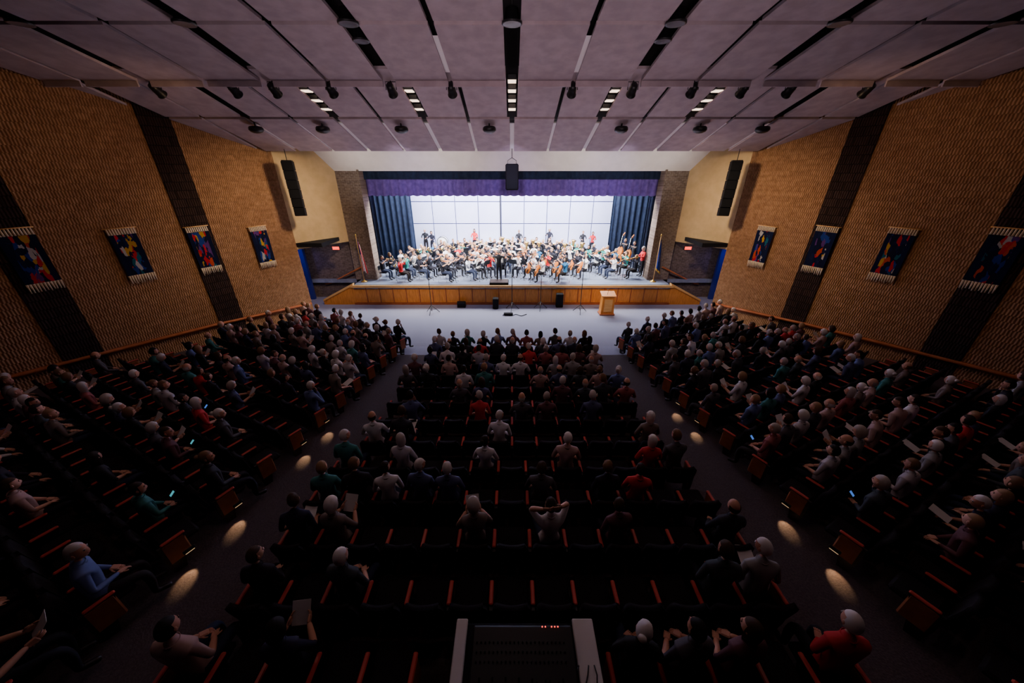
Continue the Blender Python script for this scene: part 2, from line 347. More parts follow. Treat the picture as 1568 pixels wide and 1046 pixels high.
# ------------------------------------------------------------------ stage
b=B(); b.box((0,25.5,1.06),(26,10.6,.2),M_stagefl); b.box((0,19.6,1.06),(18.2,1.24,.2),M_stagefl); b.obj('stage_floor')
b=B()
b.box((0,19.05,.53),(18.4,.06,1.06),M_wood)
for i in range(24):
    x=-8.8+i*17.6/23
    b.box((x,19.005,.52),(.70,.03,.78),M_wood); b.box((x+.38,18.99,.53),(.05,.03,1.0),M_rail)
b.box((0,19.0,1.1),(18.5,.2,.12),M_woodl); b.box((0,19.0,.06),(18.4,.12,.12),M_rail)
for s_ in(-1,1):
    b.prism([(s_*9.1,0),(s_*11.0,0),(s_*11.0,.22),(s_*9.1,1.16)],18.97,19.12,M_wood,axis='y')
    b.prism([(s_*9.1,1.16),(s_*11.0,.22),(s_*11.0,.32),(s_*9.1,1.27)],18.93,19.16,M_woodl,axis='y')
me=b.mesh('stage_apron_front'); fixn(me); put(me,'stage_apron_front')
for side in(-1,1):
    s=B()
    for i in range(6):
        x0=9.1+.3*(i); h=1.16-.19*(i+1)+.0
        if h>0: s.box((side*(x0+.15),19.66,h/2),(.3,1.0,h),M_stagefl)
    s.obj('stage_stairs')
    s=B(); s.tube([(side*11.4,20.3,.85),(side*11.1,20.3,.9),(side*8.9,20.1,1.95)],.045,M_rail,8)
    for x,z in((11.2,.88),(10.1,1.37)): s.tube([(side*x,20.3,z),(side*x,20.42,z-.06)],.015,M_steel,6)
    s.obj('stair_handrail')
b=B(); b.box((0,30.8,5),(26,.2,9),M_black); b.obj('wall_stage_back')
for s_ in(-1,1):
    b=B(); b.box((s_*13,25.8,5),(.2,10,9),M_black); b.obj('wall_stage_side')
b=B(); b.box((0,25.8,9.4),(26,10,.2),M_black); b.obj('ceiling_stage')
def curtain(name,x0,x1,y,z0,z1,m,amp,per,scal=0.,nz=6):
    n=int((x1-x0)/per*8); b=B(); vs=[]
    for j in range(nz+1):
        for i in range(n+1):
            x=x0+(x1-x0)*i/n; ph=2*math.pi*(x-x0)/per
            t=j/nz; zz=z1+(z0-z1)*t-(scal*abs(math.sin(ph/2))*t)
            vs.append((x,y+amp*(.4+.6*t)*math.sin(ph+.6*math.sin(x*1.7)),zz))
    w=n+1
    b.add(vs,[(j*w+i,j*w+i+1,(j+1)*w+i+1,(j+1)*w+i) for j in range(nz) for i in range(n)],m,sm=True)
    o=b.obj(name); md=o.modifiers.new('thick','SOLIDIFY'); md.thickness=.02; return o
curtain('proscenium_valance_curtain',-8.4,8.4,21.1,5.80,7.35,M_valance,.10,.46,.05)
curtain('valance_top_band',-8.4,8.4,20.75,6.62,7.3,M_leg,.03,.30,.0)  # navy pleated strip across the upper part of the valance
for s_ in(-1,1):
    for y,xi in((24.9,6.95),(27.0,7.4)):
        a,c=sorted((s_*xi,s_*10.4)); curtain('stage_leg_curtain',a,c,y,1.2,8.5,M_leg,.10,.38)
    a,c=sorted((s_*8.2,s_*9.6)); curtain('stage_leg_curtain',a,c,22.0,1.2,8.5,M_leg,.06,.3)
b=B()
xs=[-8.1+16.3*i/9 for i in range(10)]
for i in range(9):
    a,c=xs[i]+.03,xs[i+1]-.03
    for z0,z1 in((1.25,3.3),(3.36,4.93),(4.99,7.9)):
        b.cbox(((a+c)/2,28.75,(z0+z1)/2),(c-a,.08,z1-z0),.015,M_shell)
b.box((0,28.82,4.5),(16.2,.04,6.6),M_shellg)
b.box((-.92,28.68,4.5),(.07,.05,6.6),M_blk)
for i in range(10): b.box((xs[i],29.1,1.5),(.08,.6,.6),M_blk)
b.obj('acoustic_shell')
# ------------------------------------------------------------------ people
def skin_body(P,edges,rad):
    keys=list(P.keys()); idx={k:i for i,k in enumerate(keys)}
    me=bpy.data.meshes.new('tmp'); me.from_pydata([P[k] for k in keys],[(idx[a],idx[c]) for a,c,_ in edges],[])
    ob=bpy.data.objects.new('tmp',me); sc.collection.objects.link(ob)
    ob.modifiers.new('s','SKIN'); su=ob.modifiers.new('u','SUBSURF'); su.levels=1; su.render_levels=1
    sv=me.skin_vertices[0].data
    for k in keys:
        r=rad[k]; sv[idx[k]].radius=(r,r); sv[idx[k]].use_root=(k=='pelvis')
    dg=bpy.context.evaluated_depsgraph_get(); ev=ob.evaluated_get(dg); m=ev.to_mesh()
    vs=[v.co.copy() for v in m.vertices]; fs=[tuple(p.vertices) for p in m.polygons]; ev.to_mesh_clear()
    bpy.data.objects.remove(ob); bpy.data.meshes.remove(me)
    return vs,fs
def segdist(p,a,c):
    d=c-a; t=max(0,min(1,(p-a).dot(d)/max(1e-9,d.dot(d)))); return (p-a-d*t).length
def headfn(u):
    u=u.copy(); x,y,z=u
    if z<0: u.x*=1-.32*(-z)**1.6; 
    if y>0:
        u.y+=.26*math.exp(-(x*x/.018+(z+.12)**2/.03)); u.y-=.09*math.exp(-((abs(x)-.38)**2/.03+(z-.1)**2/.02)); u.y+=.08*math.exp(-(x*x/.06+(z+.75)**2/.03))
    return u
def add_head(b,c,yaw,pitch,hair,mh,scale=1.07):
    M=Matrix.Translation(c)@Matrix.Rotation(yaw,4,'Z')@Matrix.Rotation(pitch,4,'X')@Matrix.Scale(scale,4)
    b.ell((0,0,0),(.077,.094,.118),M_skin,20,14,M,headfn)
    for s_ in(-1,1):
        b.ell((s_*.078,-.005,-.005),(.010,.02,.03),M_skin,8,6,M)
        b.ell((s_*.031,.082,.012),(.013,.008,.008),M_eye,8,4,M); b.tube([(s_*.015,.092,.03),(s_*.05,.08,.03)],.004,mh,5,M)
    b.ell((0,.087,-.052),(.024,.008,.007),M_lip,8,4,M)
    if hair=='short': kp=lambda u:(u.z>.42 and u.y<.75) or (u.y<.12 and u.z>-.5)
    elif hair=='bald': kp=lambda u:(u.y<.1 and -.5<u.z<.25)
    else: kp=lambda u:(u.z>.5 and u.y<.8) or (u.y<.3)
    if hair=='long': fn=lambda u:Vector((u.x*(1.12 if u.z<0 else 1.03),u.y,u.z*(1.9 if u.z<0 else 1)))
    elif hair=='bob': fn=lambda u:Vector((u.x*1.14,u.y*1.06,u.z*(1.15 if u.z<0 else 1.04)))
    else: fn=None
    b.ell((0,-.008,.008),(.084,.1,.124),mh,18,12,M,fn,kp)
    if hair=='bun': b.ell((0,-.11,.05),(.045,.04,.045),mh,10,8,M)
def add_hand(b,w,d,nrm,curl=.5):
    d=Vector(d).normalized(); nrm=Vector(nrm); nrm=(nrm-d*nrm.dot(d)).normalized(); s=d.cross(nrm)
    w=Vector(w); M=Matrix.Identity(4)
    for i in range(3): M[i][0]=s[i]; M[i][1]=d[i]; M[i][2]=-nrm[i]; M[i][3]=w[i]
    b.cbox((0,.045,0),(.078,.1,.028),.012,M_skin,M)
    for k,(x,l) in enumerate(((-.028,.066),(-.0095,.075),(.0095,.07),(.028,.055))):
        a=0;p=Vector((x,.09,0));pts=[p.copy()]
        for q in range(3):
            a-=curl*(.5+.25*q); p=p+Vector((0,math.cos(a),math.sin(a)))*l*(.45,.32,.23)[q]; pts.append(p.copy())
        b.tube(pts,[.009,.0085,.008,.006],M_skin,6,M)
    b.tube([(-.03,.02,-.004),(-.052,.045,-.012),(-.056,.075,-.022)],[.012,.0105,.008],M_skin,6,M)
def person(name,el,wr,standing=False,lean=0.,hair='short',yaw=0.,pitch=0.,shirt=None,pants=None,mh=None,sleeve='short',handd=None,curl=.5,knees=.13,female=False):
    """el, wr: (right,left) elbow & wrist positions, +x is the person's right when facing +y"""
    shirt=shirt or M_shirt_a; pants=pants or M_pants; mh=mh or M_hair_a
    dz=.40 if standing else 0.
    def LN(p):
        x,y,z=p; return (x,y+(z-.55)*lean,z)
    P={'pelvis':(0,0,.56),'waist':LN((0,0,.72)),'chest':LN((0,.0,.92)),'upch':LN((0,-.01,1.04)),'neck':LN((0,.0,1.14)),'nk2':LN((0,.02,1.20))}
    rad={'pelvis':.145,'waist':.13 if not female else .115,'chest':.15,'upch':.12,'neck':.066,'nk2':.055}
    E=[('pelvis','waist','s'),('waist','chest','s'),('chest','upch','s'),('upch','neck','s'),('neck','nk2','k')]
    for i,(s_,n) in enumerate(((1,'R'),(-1,'L'))):
        P['sh'+n]=LN((s_*(.185 if not female else .165),-.01,1.055)); rad['sh'+n]=.068
        P['el'+n]=el[i]; rad['el'+n]=.045; P['wr'+n]=wr[i]; rad['wr'+n]=.03
        sh=Vector(P['sh'+n]); e=Vector(el[i]); w=Vector(wr[i])
        P['ua'+n]=tuple(sh.lerp(e,.5)); rad['ua'+n]=.056; P['fa'+n]=tuple(e.lerp(w,.35)); rad['fa'+n]=.044
        E+=[('upch','sh'+n,'s'),('sh'+n,'ua'+n,'s'),('ua'+n,'el'+n,'s'),('el'+n,'fa'+n,'k' if sleeve!='long' else 's'),('fa'+n,'wr'+n,'k' if sleeve!='long' else 's')]
        if standing:
            P['hp'+n]=(s_*.1,0,.5); P['kn'+n]=(s_*.11,.02,.08); P['cf'+n]=(s_*.11,-.01,-.1); P['an'+n]=(s_*.11,-.02,-.31); P['to'+n]=(s_*.13,.17,-.355)
        else:
            P['hp'+n]=(s_*.1,.03,.54); P['kn'+n]=(s_*knees,.43,.52); P['cf'+n]=(s_*(knees+.01),.45,.34); P['an'+n]=(s_*(knees+.01),.42,.09); P['to'+n]=(s_*(knees+.02),.60,.045)
        rad['hp'+n]=.1; rad['kn'+n]=.066; rad['cf'+n]=.06; rad['an'+n]=.044; rad['to'+n]=.044
        E+=[('pelvis','hp'+n,'p'),('hp'+n,'kn'+n,'p'),('kn'+n,'cf'+n,'p'),('cf'+n,'an'+n,'p'),('an'+n,'to'+n,'o')]
    vs,fs=skin_body(P,E,rad)
    b=B(); zone={'s':shirt,'p':pants,'k':M_skin,'o':M_shoe}
    segs=[(Vector(P[a]),Vector(P[c]),z,(rad[a]+rad[c])/2,a) for a,c,z in E]
    o=len(b.v); b.v+= [tuple(v) for v in vs]
    for f in fs:
        c=sum((vs[i] for i in f),Vector())/len(f)
        q=min(segs,key=lambda q:segdist(c,q[0],q[1])-q[3]); z=q[2]
        if q[4] in('pelvis','hpR','hpL'): z='s' if c.z>.60 and abs(c.x)<.17 and c.y<.13 else 'p'
        b.f.append(tuple(i+o for i in f)); b.m.append(b.mi(zone[z])); b.sm.append(True)
    hc=LN((0,.04,1.312)); add_head(b,hc,yaw,pitch,hair,mh)
    cM=Matrix.Translation(P['neck'])
    b.lathe([(.078,-.03),(.078,.012),(.072,.014),(.070,-.02)],shirt,14,cM)
    for i in range(2):
        d=Vector(wr[i])-Vector(el[i])
        nrm=(0,0,-1)
        if handd: d,nrm=handd[i]
        add_hand(b,Vector(wr[i])-Vector(d).normalized()*.01,d,nrm,curl)
    if standing: b.v=[(x,y,z+dz) for x,y,z in b.v]
    return b
def seat_into(b,M,arm_l=True):
    b.cbox((0,.05,.44),(.47,.46,.09),.03,M_seat,M)
    Mb=M@Matrix.Translation((0,-.21,.45))@Matrix.Rotation(math.radians(10),4,'X')
    vs=[];n=6
    for j,(z,w,) in enumerate(((0,.225),(.12,.235),(.3,.24),(.4,.225),(.435,.19))):
        for i in range(n+1):
            t=i/n*2-1; vs.append((t*w,-.03*(1-t*t),z))
    k=len(vs); vs+=[(x*1.03,y-.065,z+.01) for x,y,z in vs]
    fs=[]
    for j in range(4):
        for i in range(n):
            q=j*(n+1)+i; fs.append((q,q+1,q+n+2,q+n+1)); fs.append((k+q+n+1,k+q+n+2,k+q+1,k+q))
        for i in(0,n):
            q=j*(n+1)+i; fs.append((q,q+n+1,k+q+n+1,k+q))
    for i in range(n):
        q=4*(n+1)+i; fs.append((q,q+1,k+q+1,k+q)); q=i; fs.append((q+1,q,k+q,k+q+1))
    b.add(vs,fs,M_seat,Mb,True)
def std_into(b,M,end=False):
    b.prism([(-.2,0),(-.06,0),(.0,.3),(.1,.6),(-.24,.6),(-.24,.3)],-.02,.02,M_steel,M,axis='x')
    b.cbox((0,-.04,.625),(.055,.30,.035),.012,M_arm,M)
    if end: b.cbox((0,-.06,.40),(.05,.30,.42),.02,M_end,M)
SEATS=[]
aisle_ends=[]
def row(points,rz,name):
    b=B(); n=len(points)
    for x,y in points:
        M=T(x,y,floorz(x,y),rz); seat_into(b,M); SEATS.append((x,y,floorz(x,y),rz))
    dx=math.cos(rz)*.275; dy=math.sin(rz)*.275
    pts=[(points[0][0]-dx,points[0][1]-dy)]+[(x+dx,y+dy) for x,y in points]
    for i,(x,y) in enumerate(pts):
        std_into(b,T(x,y,floorz(x,y),rz),i in(0,len(pts)-1))
    return b.obj(name),pts
for k in range(13):
    D=1.85+.82*k; W=3.9-.08*(D-1.85); n=int(2*W/.55)
    pts=[((i-(n-1)/2)*.55,D) for i in range(n)]
    if k==0:
        row([p for p in pts if p[0]<-.95],0,'theater_seat_row'); row([p for p in pts if p[0]>1.1],0,'theater_seat_row')
    else:
        row(pts,0,'theater_seat_row')
for side in(-1,1):
    rz=side*math.atan(.5)
    rd=Vector((side*.8944,.4472))
    for k in range(14):
        D=12.75-.93*k; ax=4.5+.08*(12.7-D)
        st=Vector((side*ax,D))+rd*.3
        dist=(wx(st.y)-abs(st.x))/1.118-1.15
        n=int(dist/.55); pts=[tuple(st+rd*.55*i) for i in range(n)]
        if side<0: pts=pts[::-1]
        _,e=row(pts,rz,'theater_seat_row')
        aisle_ends.append((side,k,e[0] if side>0 else e[-1],rz))
def withprog(b,p,ang=.9):
    Mx=Matrix.Translation(p)@Matrix.Rotation(ang,4,'X'); b.box((0,0,0),(.22,.28,.004),M_papera,Mx); return b
aud=[]
lapE=((.27,.03,.80),(-.27,.03,.80)); lapW=((.09,.24,.69),(-.09,.24,.69))
b=person('a',lapE,lapW); aud.append(b.mesh('audience_member'))
b=person('a',lapE,lapW,hair='long',female=True,yaw=.3); aud.append(b.mesh('audience_member'))
b=person('a',((.3,.05,.82),(-.3,.05,.82)),((.27,.3,.70),(-.12,.27,.70)),hair='bald',sleeve='long'); aud.append(b.mesh('audience_member'))
b=person('a',((.27,.08,.82),(-.27,.08,.82)),((.12,.32,.84),(-.12,.32,.84)),hair='bob',female=True,pitch=-.3,handd=(((-.1,1,.3),(-1,0,0)),((.1,1,.3),(1,0,0)))); aud.append(withprog(b,(0,.42,.88)).mesh('audience_member'))
b=person('a',lapE,((.06,.26,.70),(-.1,.22,.72)),yaw=-.5,lean=.08,sleeve='long'); aud.append(b.mesh('audience_member'))
b=person('a',((.30,.15,.80),(-.26,.04,.8)),((.08,.18,1.12),(-.05,.22,.7)),hair='short',pitch=-.1,lean=.1,sleeve='long',handd=(((-.2,0,1),(0,-1,0)),((.5,1,0),(0,0,-1)))); aud.append(b.mesh('audience_member'))
b=person('a',lapE,lapW,hair='bun',female=True,yaw=-.4,sleeve='long'); aud.append(b.mesh('audience_member'))
b=person('a',lapE,((.16,.34,.66),(-.08,.24,.70)),hair='short',yaw=.5,lean=.18,pitch=-.2); aud.append(withprog(b,(.05,.42,.74),.3).mesh('audience_member'))
b=person('a',((.30,.12,1.18),(-.30,.12,1.18)),((.13,-.06,1.36),(-.13,-.06,1.36)),hair='short',handd=(((-1,-.3,.1),(0,1,0)),((1,-.3,.1),(0,1,0)))); A_HEAD=b.mesh('audience_member')
PROG=aud[3]
occ=set()
def seat_person(i,me=None):
    if i in occ: return
    occ.add(i); x,y,z,rz=SEATS[i]; me=me or R.choice(aud)
    s=R.uniform(.90,1.0)
    put(me,'audience_member',T(x+R.uniform(-.04,.04),y,z+(1-s)*.45,rz+R.uniform(-.2,.2),1.0)@Matrix.Scale(s,4))
def near(x,y): return min(range(len(SEATS)),key=lambda i:(SEATS[i][0]-x)**2+(SEATS[i][1]-y)**2)
m740,m785,m815,m880,m990=.0109,.0097,.00914,.0082,.00693
for px in(475,510,570,612,655,705,855,930,965,1000): seat_person(near((px-783)*m740,4.31),aud[0] if px%2 else aud[4])
for px in(430,475,1115,1150): seat_person(near((px-783)*m785,3.49))
seat_person(near(-.71,3.49),PROG); seat_person(near(.80,3.49),A_HEAD); seat_person(near(1.4,3.49))
for px in(360,385,495): seat_person(near((px-783)*m880,2.67))
seat_person(near(-2.2,2.67),aud[5])
for px in(1120,1160,1220): seat_person(near((px-783)*m880,2.67))
for px in(295,970,1030,1075,1165,1305): seat_person(near((px-783)*m990,1.85))
seat_person(near((395-783)*m990,1.85),PROG)
for px in(1065,1000): seat_person(near((px-783)*.0118,5.13))
for i,(x,y,z,rz) in enumerate(SEATS):
    if abs(x)<4.1:
        if y<4.6: continue
        p=.92 if y>10.8 else .75 if y>9 else .55 if y>7.3 else .36 if y>5.6 else .16
        if abs(x)>2 : p*=1.2
    else:
        q=y-.5*(abs(x)-4.5)
        p=.85 if q>11 else .66 if q>8 else .50 if q>4 else .46
        if abs(x)>11: p*=.8
    if R.random()<p: seat_person(i)
# ------------------------------------------------------------------ instruments
M_skin=M_skin_m
def violin(scale=1.,M0=None,endpin=0):
    b=B(); 
    out=[]
    for i in range(28):
        a=2*math.pi*i/28; y=math.cos(a)*.18; x=math.sin(a)*(.095-.045*math.exp(-(y-.01)**2/.0025)+.012*(-math.cos(a)))
        out.append((x,y))
    M=M0@Matrix.Scale(scale,4)
    b.prism(out,-.02,.02,M_violin,M)
    b.box((0,.29,.022),(.020,.24,.014),M_blk,M); b.tube([(0,.40,.015),(0,.44,.0),(0,.46,-.015),(0,.445,-.025)],[.013,.012,.014,.008],M_violin,6,M)
    b.box((0,-.02,.035),(.05,.008,.03),M_woodl,M); b.box((0,-.11,.03),(.035,.1,.01),M_blk,M)
    for s_ in(-1,1): b.tube([(s_*.004,-.08,.04),(s_*.004,.4,.034)],.0015,M_chrome,4,M); b.box((s_*.04,-.02,.021),(.006,.06,.002),M_blk,M)
    for s_ in(-1,1):
        for y in(.41,.43): b.tube([(s_*.008,y,.005),(s_*.04,y,.005)],.005,M_blk,5,M)
    if endpin: b.tube([(0,-.18,0),(0,-.18-endpin,0)],.006,M_chrome,6,M)
    return b
def align(p,ydir,zdir):
    Y=Vector(ydir).normalized(); Z=Vector(zdir); Z=(Z-Y*Z.dot(Y)).normalized(); X=Y.cross(Z)
    M=Matrix.Identity(4)
    for i in range(3): M[i][0]=X[i];M[i][1]=Y[i];M[i][2]=Z[i];M[i][3]=p[i]
    return M
INST={}
b=violin(1.,align((-.12,.22,1.19),(-.45,.85,-.05),(.1,0,1))); b.tube([(.26,.40,1.13),(.0,.34,1.23),(-.38,.26,1.32)],.006,M_violin,5); INST['violin']=b.mesh('violin')
b=violin(2.05,align((0,.36,.66),(-.10,-.28,.95),(0,1,.25)),.10); b.tube([(.36,.55,.74),(0,.56,.80),(-.35,.52,.84)],.007,M_violin,5); INST['cello']=b.mesh('cello')
b=B(); M=align((0,.15,1.25),(0,.5,-.85),(0,1,.5)); 
b.tube([(0,0,0),(0,.06,0),(0,.1,0),(0,.5,0),(0,.58,0),(0,.64,0)],[.008,.012,.014,.014,.02,.035],M_blk,10,M)
for y in(.15,.2,.25,.34,.4,.46): b.tube([(-.012,y,.018),(.012,y,.018)],.007,M_chrome,5,M)
INST['clarinet']=b.mesh('clarinet')
b=B(); b.tube([(-.06,.17,1.245),(.62,.2,1.2)],.011,M_chrome,8)
for i in range(8): b.tube([(.1+.055*i,.2,1.235-.004*i),(.1+.055*i,.2,1.25-.004*i)],.011,M_chrome,6)
INST['flute']=b.mesh('flute')
b=B(); b.tube([(0,.15,1.25),(0,.3,1.25),(0,.48,1.24),(0,.58,1.235),(0,.62,1.235)],[.008,.008,.012,.03,.065],M_brass,12)
b.tube([(0,.25,1.25),(0,.45,1.25),(0,.48,1.21),(0,.45,1.17),(0,.27,1.17),(0,.24,1.2)],.008,M_brass,6)
for y in(.32,.35,.38): b.tube([(0,y,1.15),(0,y,1.28)],.012,M_brass,8)
INST['trumpet']=b.mesh('trumpet')
b=B(); b.tube([(0,.15,1.25),(0,.95,1.12),(.03,.98,1.115),(.06,.95,1.12),(.06,.25,1.24)],.01,M_brass,6); b.tube([(.06,.25,1.24),(.02,.0,1.29),(-.1,-.05,1.3),(-.12,.1,1.28),(-.12,.5,1.22),(-.12,.62,1.2),(-.12,.68,1.19)],[.01,.012,.014,.016,.02,.045,.1],M_brass,12); INST['trombone']=b.mesh('trombone')
b=B(); b.tube([(.02,.17,1.23),(.06,.25,1.2),(.1,.3,1.0),(.08,.3,.7),(-.02,.3,.62),(-.14,.3,.7),(-.16,.3,.95),(-.16,.3,1.2),(-.17,.3,1.35),(-.19,.31,1.43)],[.01,.012,.03,.04,.05,.06,.07,.09,.13,.20],M_brass,14)
for x in(-.06,-.02,.02): b.tube([(x,.32,.78),(x,.32,1.02)],.02,M_brass,8)
b.tube([(-.08,.3,.75),(.05,.32,.8),(.05,.32,1.0),(-.08,.3,1.05)],.018,M_brass,8); INST['tuba']=b.mesh('tuba')
b=B(); b.tube([(0,.15,1.25),(0,.22,1.24),(.04,.25,1.1),(.09,.25,.8),(.11,.27,.62),(.12,.34,.57),(.12,.41,.64),(.12,.44,.74),(.12,.45,.78)],[.008,.01,.014,.022,.03,.034,.04,.055,.075],M_brass,12)
for z in(.7,.8,.9,1.0): b.tube([(.06,.28,z),(.11,.28,z)],.012,M_brass,6)
INST['saxophone']=b.mesh('saxophone')
KW=dict(shirt=M_shirt_m,mh=M_hair_m)
def P(*a,**k):
    kk=dict(KW); kk.update(k); return person('m',*a,**kk)
mus={}
for hv,fem in(('short',False),('long',True),('bob',True),('bald',False)):
    slv='long' if hv in('bald','long') else 'short'
    mus[('violin',hv)]=P(((.36,.12,.98),(-.26,.26,.92)),((.27,.36,1.10),(-.27,.47,1.08)),hair=hv,female=fem,sleeve=slv,yaw=.35,handd=(((-.1,.4,.6),(-.5,0,-1)),((-.1,.5,1),(1,.3,0)))).mesh('musician')
    mus[('clarinet',hv)]=P(((.27,.1,.86),(-.27,.1,.88)),((.07,.36,.84),(-.07,.27,1.0)),hair=hv,female=fem,sleeve=slv,handd=(((-.4,.6,.3),(-1,-.3,0)),((.4,.6,.3),(1,-.3,0)))).mesh('musician')
    mus[('trumpet',hv)]=P(((.32,.14,1.0),(-.32,.14,1.0)),((.06,.32,1.18),(-.07,.30,1.2)),hair=hv,female=fem,sleeve=slv,curl=.8,handd=(((-.3,1,.2),(-1,0,0)),((.3,1,.2),(1,0,0)))).mesh('musician')
    mus[('flute',hv)]=P(((.42,.1,1.0),(-.16,.22,.98)),((.42,.25,1.16),(.06,.27,1.18)),hair=hv,female=fem,sleeve=slv,yaw=-.2,curl=.7,handd=(((-.2,0,1),(0,-1,0)),((.3,0,1),(0,-1,0)))).mesh('musician')
    mus[('cello',hv)]=P(((.32,.2,.88),(-.28,.14,.98)),((.33,.46,.76),(-.16,.27,1.12)),hair=hv,female=fem,sleeve=slv,knees=.26,handd=(((0,.7,-.2),(0,0,-1)),((.6,.1,.5),(1,0,0)))).mesh('musician')
    mus[('tuba',hv)]=P(((.3,.1,.86),(-.3,.1,.9)),((.06,.36,.92),(-.2,.36,.9)),hair=hv,female=fem,sleeve=slv,knees=.2).mesh('musician')
POSEOF={'violin':'violin','viola':'violin','clarinet':'clarinet','saxophone':'clarinet','trumpet':'trumpet','trombone':'trumpet','flute':'flute','cello':'cello','tuba':'tuba'}
b=B(); b.cbox((0,.04,.43),(.44,.42,.045),.015,M_blk); b.cbox((0,-.21,.70),(.42,.03,.26),.012,M_blk)
for s_ in(-1,1):
    b.tube([(s_*.2,.24,0),(s_*.19,.22,.42)],.012,M_chrome,6); b.tube([(s_*.2,-.24,0),(s_*.19,-.18,.42),(s_*.19,-.215,.82)],.012,M_chrome,6)
chair_me=b.mesh('orchestra_chair')
b=B(); b.tube([(0,0,.03),(0,0,.95)],.012,M_blk,6)
for k in range(3):
    a=k*2.094+.5; b.tube([(0,0,.12),(math.cos(a)*.14,math.sin(a)*.14,.05),(math.cos(a)*.25,math.sin(a)*.25,.01)],.01,M_blk,5)
Ms=Matrix.Translation((0,0,.98))@Matrix.Rotation(math.radians(62),4,'X')
b.cbox((0,.06,0),(.5,.34,.012),.005,M_blk,Ms); b.box((0,-.115,.03),(.5,.01,.05),M_blk,Ms)
b.box((-.1,.07,.012),(.2,.27,.006),M_paper,Ms); b.box((.11,.07,.012),(.2,.27,.006),M_paper,Ms)
stand_me=b.mesh('music_stand')
cx,cy=-.45,19.0
sz=1.16
def musician(kind,x,y,rz,hv=None,z=sz):
    hv=hv or R.choice(['short','short','long','bob','bald'])
    o=put(mus[(POSEOF[kind],hv)],'musician',T(x,y,z,rz))
    i=put(INST[kind],kind,None); i.parent=o
    put(chair_me,'orchestra_chair',T(x,y,z,rz))
placed=[]
rowsE=[(2.2,1.15),(3.6,2.15),(5.0,3.15),(6.4,4.15),(7.55,5.15),(8.1,6.1),(8.3,7.0)]
for ri,(a_,b_) in enumerate(rowsE):
    t=math.radians(-4 if ri<5 else 28); tend=math.pi-t
    sp=.86 if ri<4 else .92
    while t<tend:
        x=cx*(1 if ri<3 else .3)+a_*math.cos(t); y=19.95+b_*math.sin(t)
        ds=math.hypot(a_*math.sin(t),b_*math.cos(t)); f=t/math.pi
        xx=x+R.uniform(-.08,.08); yy=y+R.uniform(-.06,.06)
        t+=sp/ds
        if abs(xx)>7.75 or (abs(xx)>6.5 and yy>24.3) or yy<19.72: continue
        if yy>21.9 and xx>7.0: continue
        if any(math.hypot(xx-p,(yy-q))<.70 for p,q in placed): continue
        placed.append((xx,yy))
        rz=math.atan2(cy+.3-yy,cx-xx)-math.pi/2
        if ri==0: k='violin' if f>.35 else 'cello'
        elif ri==1: k='cello' if f<.28 else 'violin'
        elif ri==2: k=R.choice(['violin','flute','flute','clarinet']) if f>.25 else 'cello'
        elif ri==3: k=R.choice(['clarinet','violin','flute','saxophone'])
        else: k=R.choice(['trumpet','trombone','tuba','saxophone','trumpet','clarinet'])
        musician(k,xx,yy,rz)
        fx=-math.sin(rz); fy=math.cos(rz); ms=.74
        sxp,syp=xx+fx*ms,yy+fy*ms
        if ri%2==0 or R.random()<.8:
            if syp>19.3 and math.hypot(sxp+.75,syp-19.6)>.9: put(stand_me,'music_stand',T(sxp,syp,sz,rz))
drum=B(); MD=Matrix.Translation((0,.21,1.0))@Matrix.Rotation(math.pi/2,4,'X')
drum.lathe([(.001,.0),(.4,.0),(.4,.42),(.001,.42)],M_white,24,MD)
drum.lathe([(.42,-.02),(.42,.03),(.39,.03),(.39,-.02)],M_blk,24,MD); drum.lathe([(.42,.39),(.42,.44),(.39,.44),(.39,.39)],M_blk,24,MD)
for s_ in(-1,1):
    drum.tube([(s_*.3,-.25,0),(s_*.44,0,1.0),(s_*.3,.25,0)],.014,M_chrome,6)
drum.obj('bass_drum',T(-5.4,27.3,sz))
tp=B(); tp.lathe([(.05,.3),(.2,.33),(.33,.45),(.36,.62),(.36,.8),(.38,.8),(.38,.83),(.001,.83)],M_brass,24)
tp.lathe([(.001,.835),(.36,.835),(.36,.84),(.001,.84)],M_white,24)
for k in range(4):
    a=k*math.pi/2+.4; tp.tube([(math.cos(a)*.36,math.sin(a)*.36,.75),(math.cos(a)*.34,math.sin(a)*.34,.02)],.013,M_chrome,6)
tpm=tp.mesh('timpani')
for x in(2.3,3.2,4.1): put(tpm,'timpani',T(x,27.65,sz))
xy=B(); 
for i in range(24): xy.cbox((-.7+i*.06,0,.86),(.045,.42-.008*i,.02),.006,M_violin)
xy.box((0,.2,.83),(1.5,.03,.05),M_blk); xy.box((0,-.2,.83),(1.5,.03,.05),M_blk)
for x in(-.72,.72): 
    for y in(-.2,.2): xy.tube([(x,y,0),(x,y,.83)],.02,M_blk,6)
for i in range(12): xy.tube([(-.66+i*.12,0,.8),(-.66+i*.12,0,.8-.4+.02*i)],.02,M_brass,6)
xy.obj('xylophone',T(-3.6,27.65,sz))
PE=((.28,.12,.85),(-.28,.12,.85)); PW=((.16,.36,.80),(-.16,.36,.80))
std_m=P(PE,PW,standing=True,hair='short',shirt=M_suit,sleeve='long').mesh('percussionist')
std_w=P(((.30,.10,.88),(-.27,.05,.84)),((.22,.34,.98),(-.14,.34,.82)),standing=True,hair='bob',female=True,yaw=.5,sleeve='long').mesh('percussionist')
std_f=P(((.27,.08,.85),(-.27,.08,.85)),((.14,.33,.86),(-.14,.33,.86)),standing=True,hair='long',female=True,shirt=M_redsh,sleeve='long').mesh('percussionist')
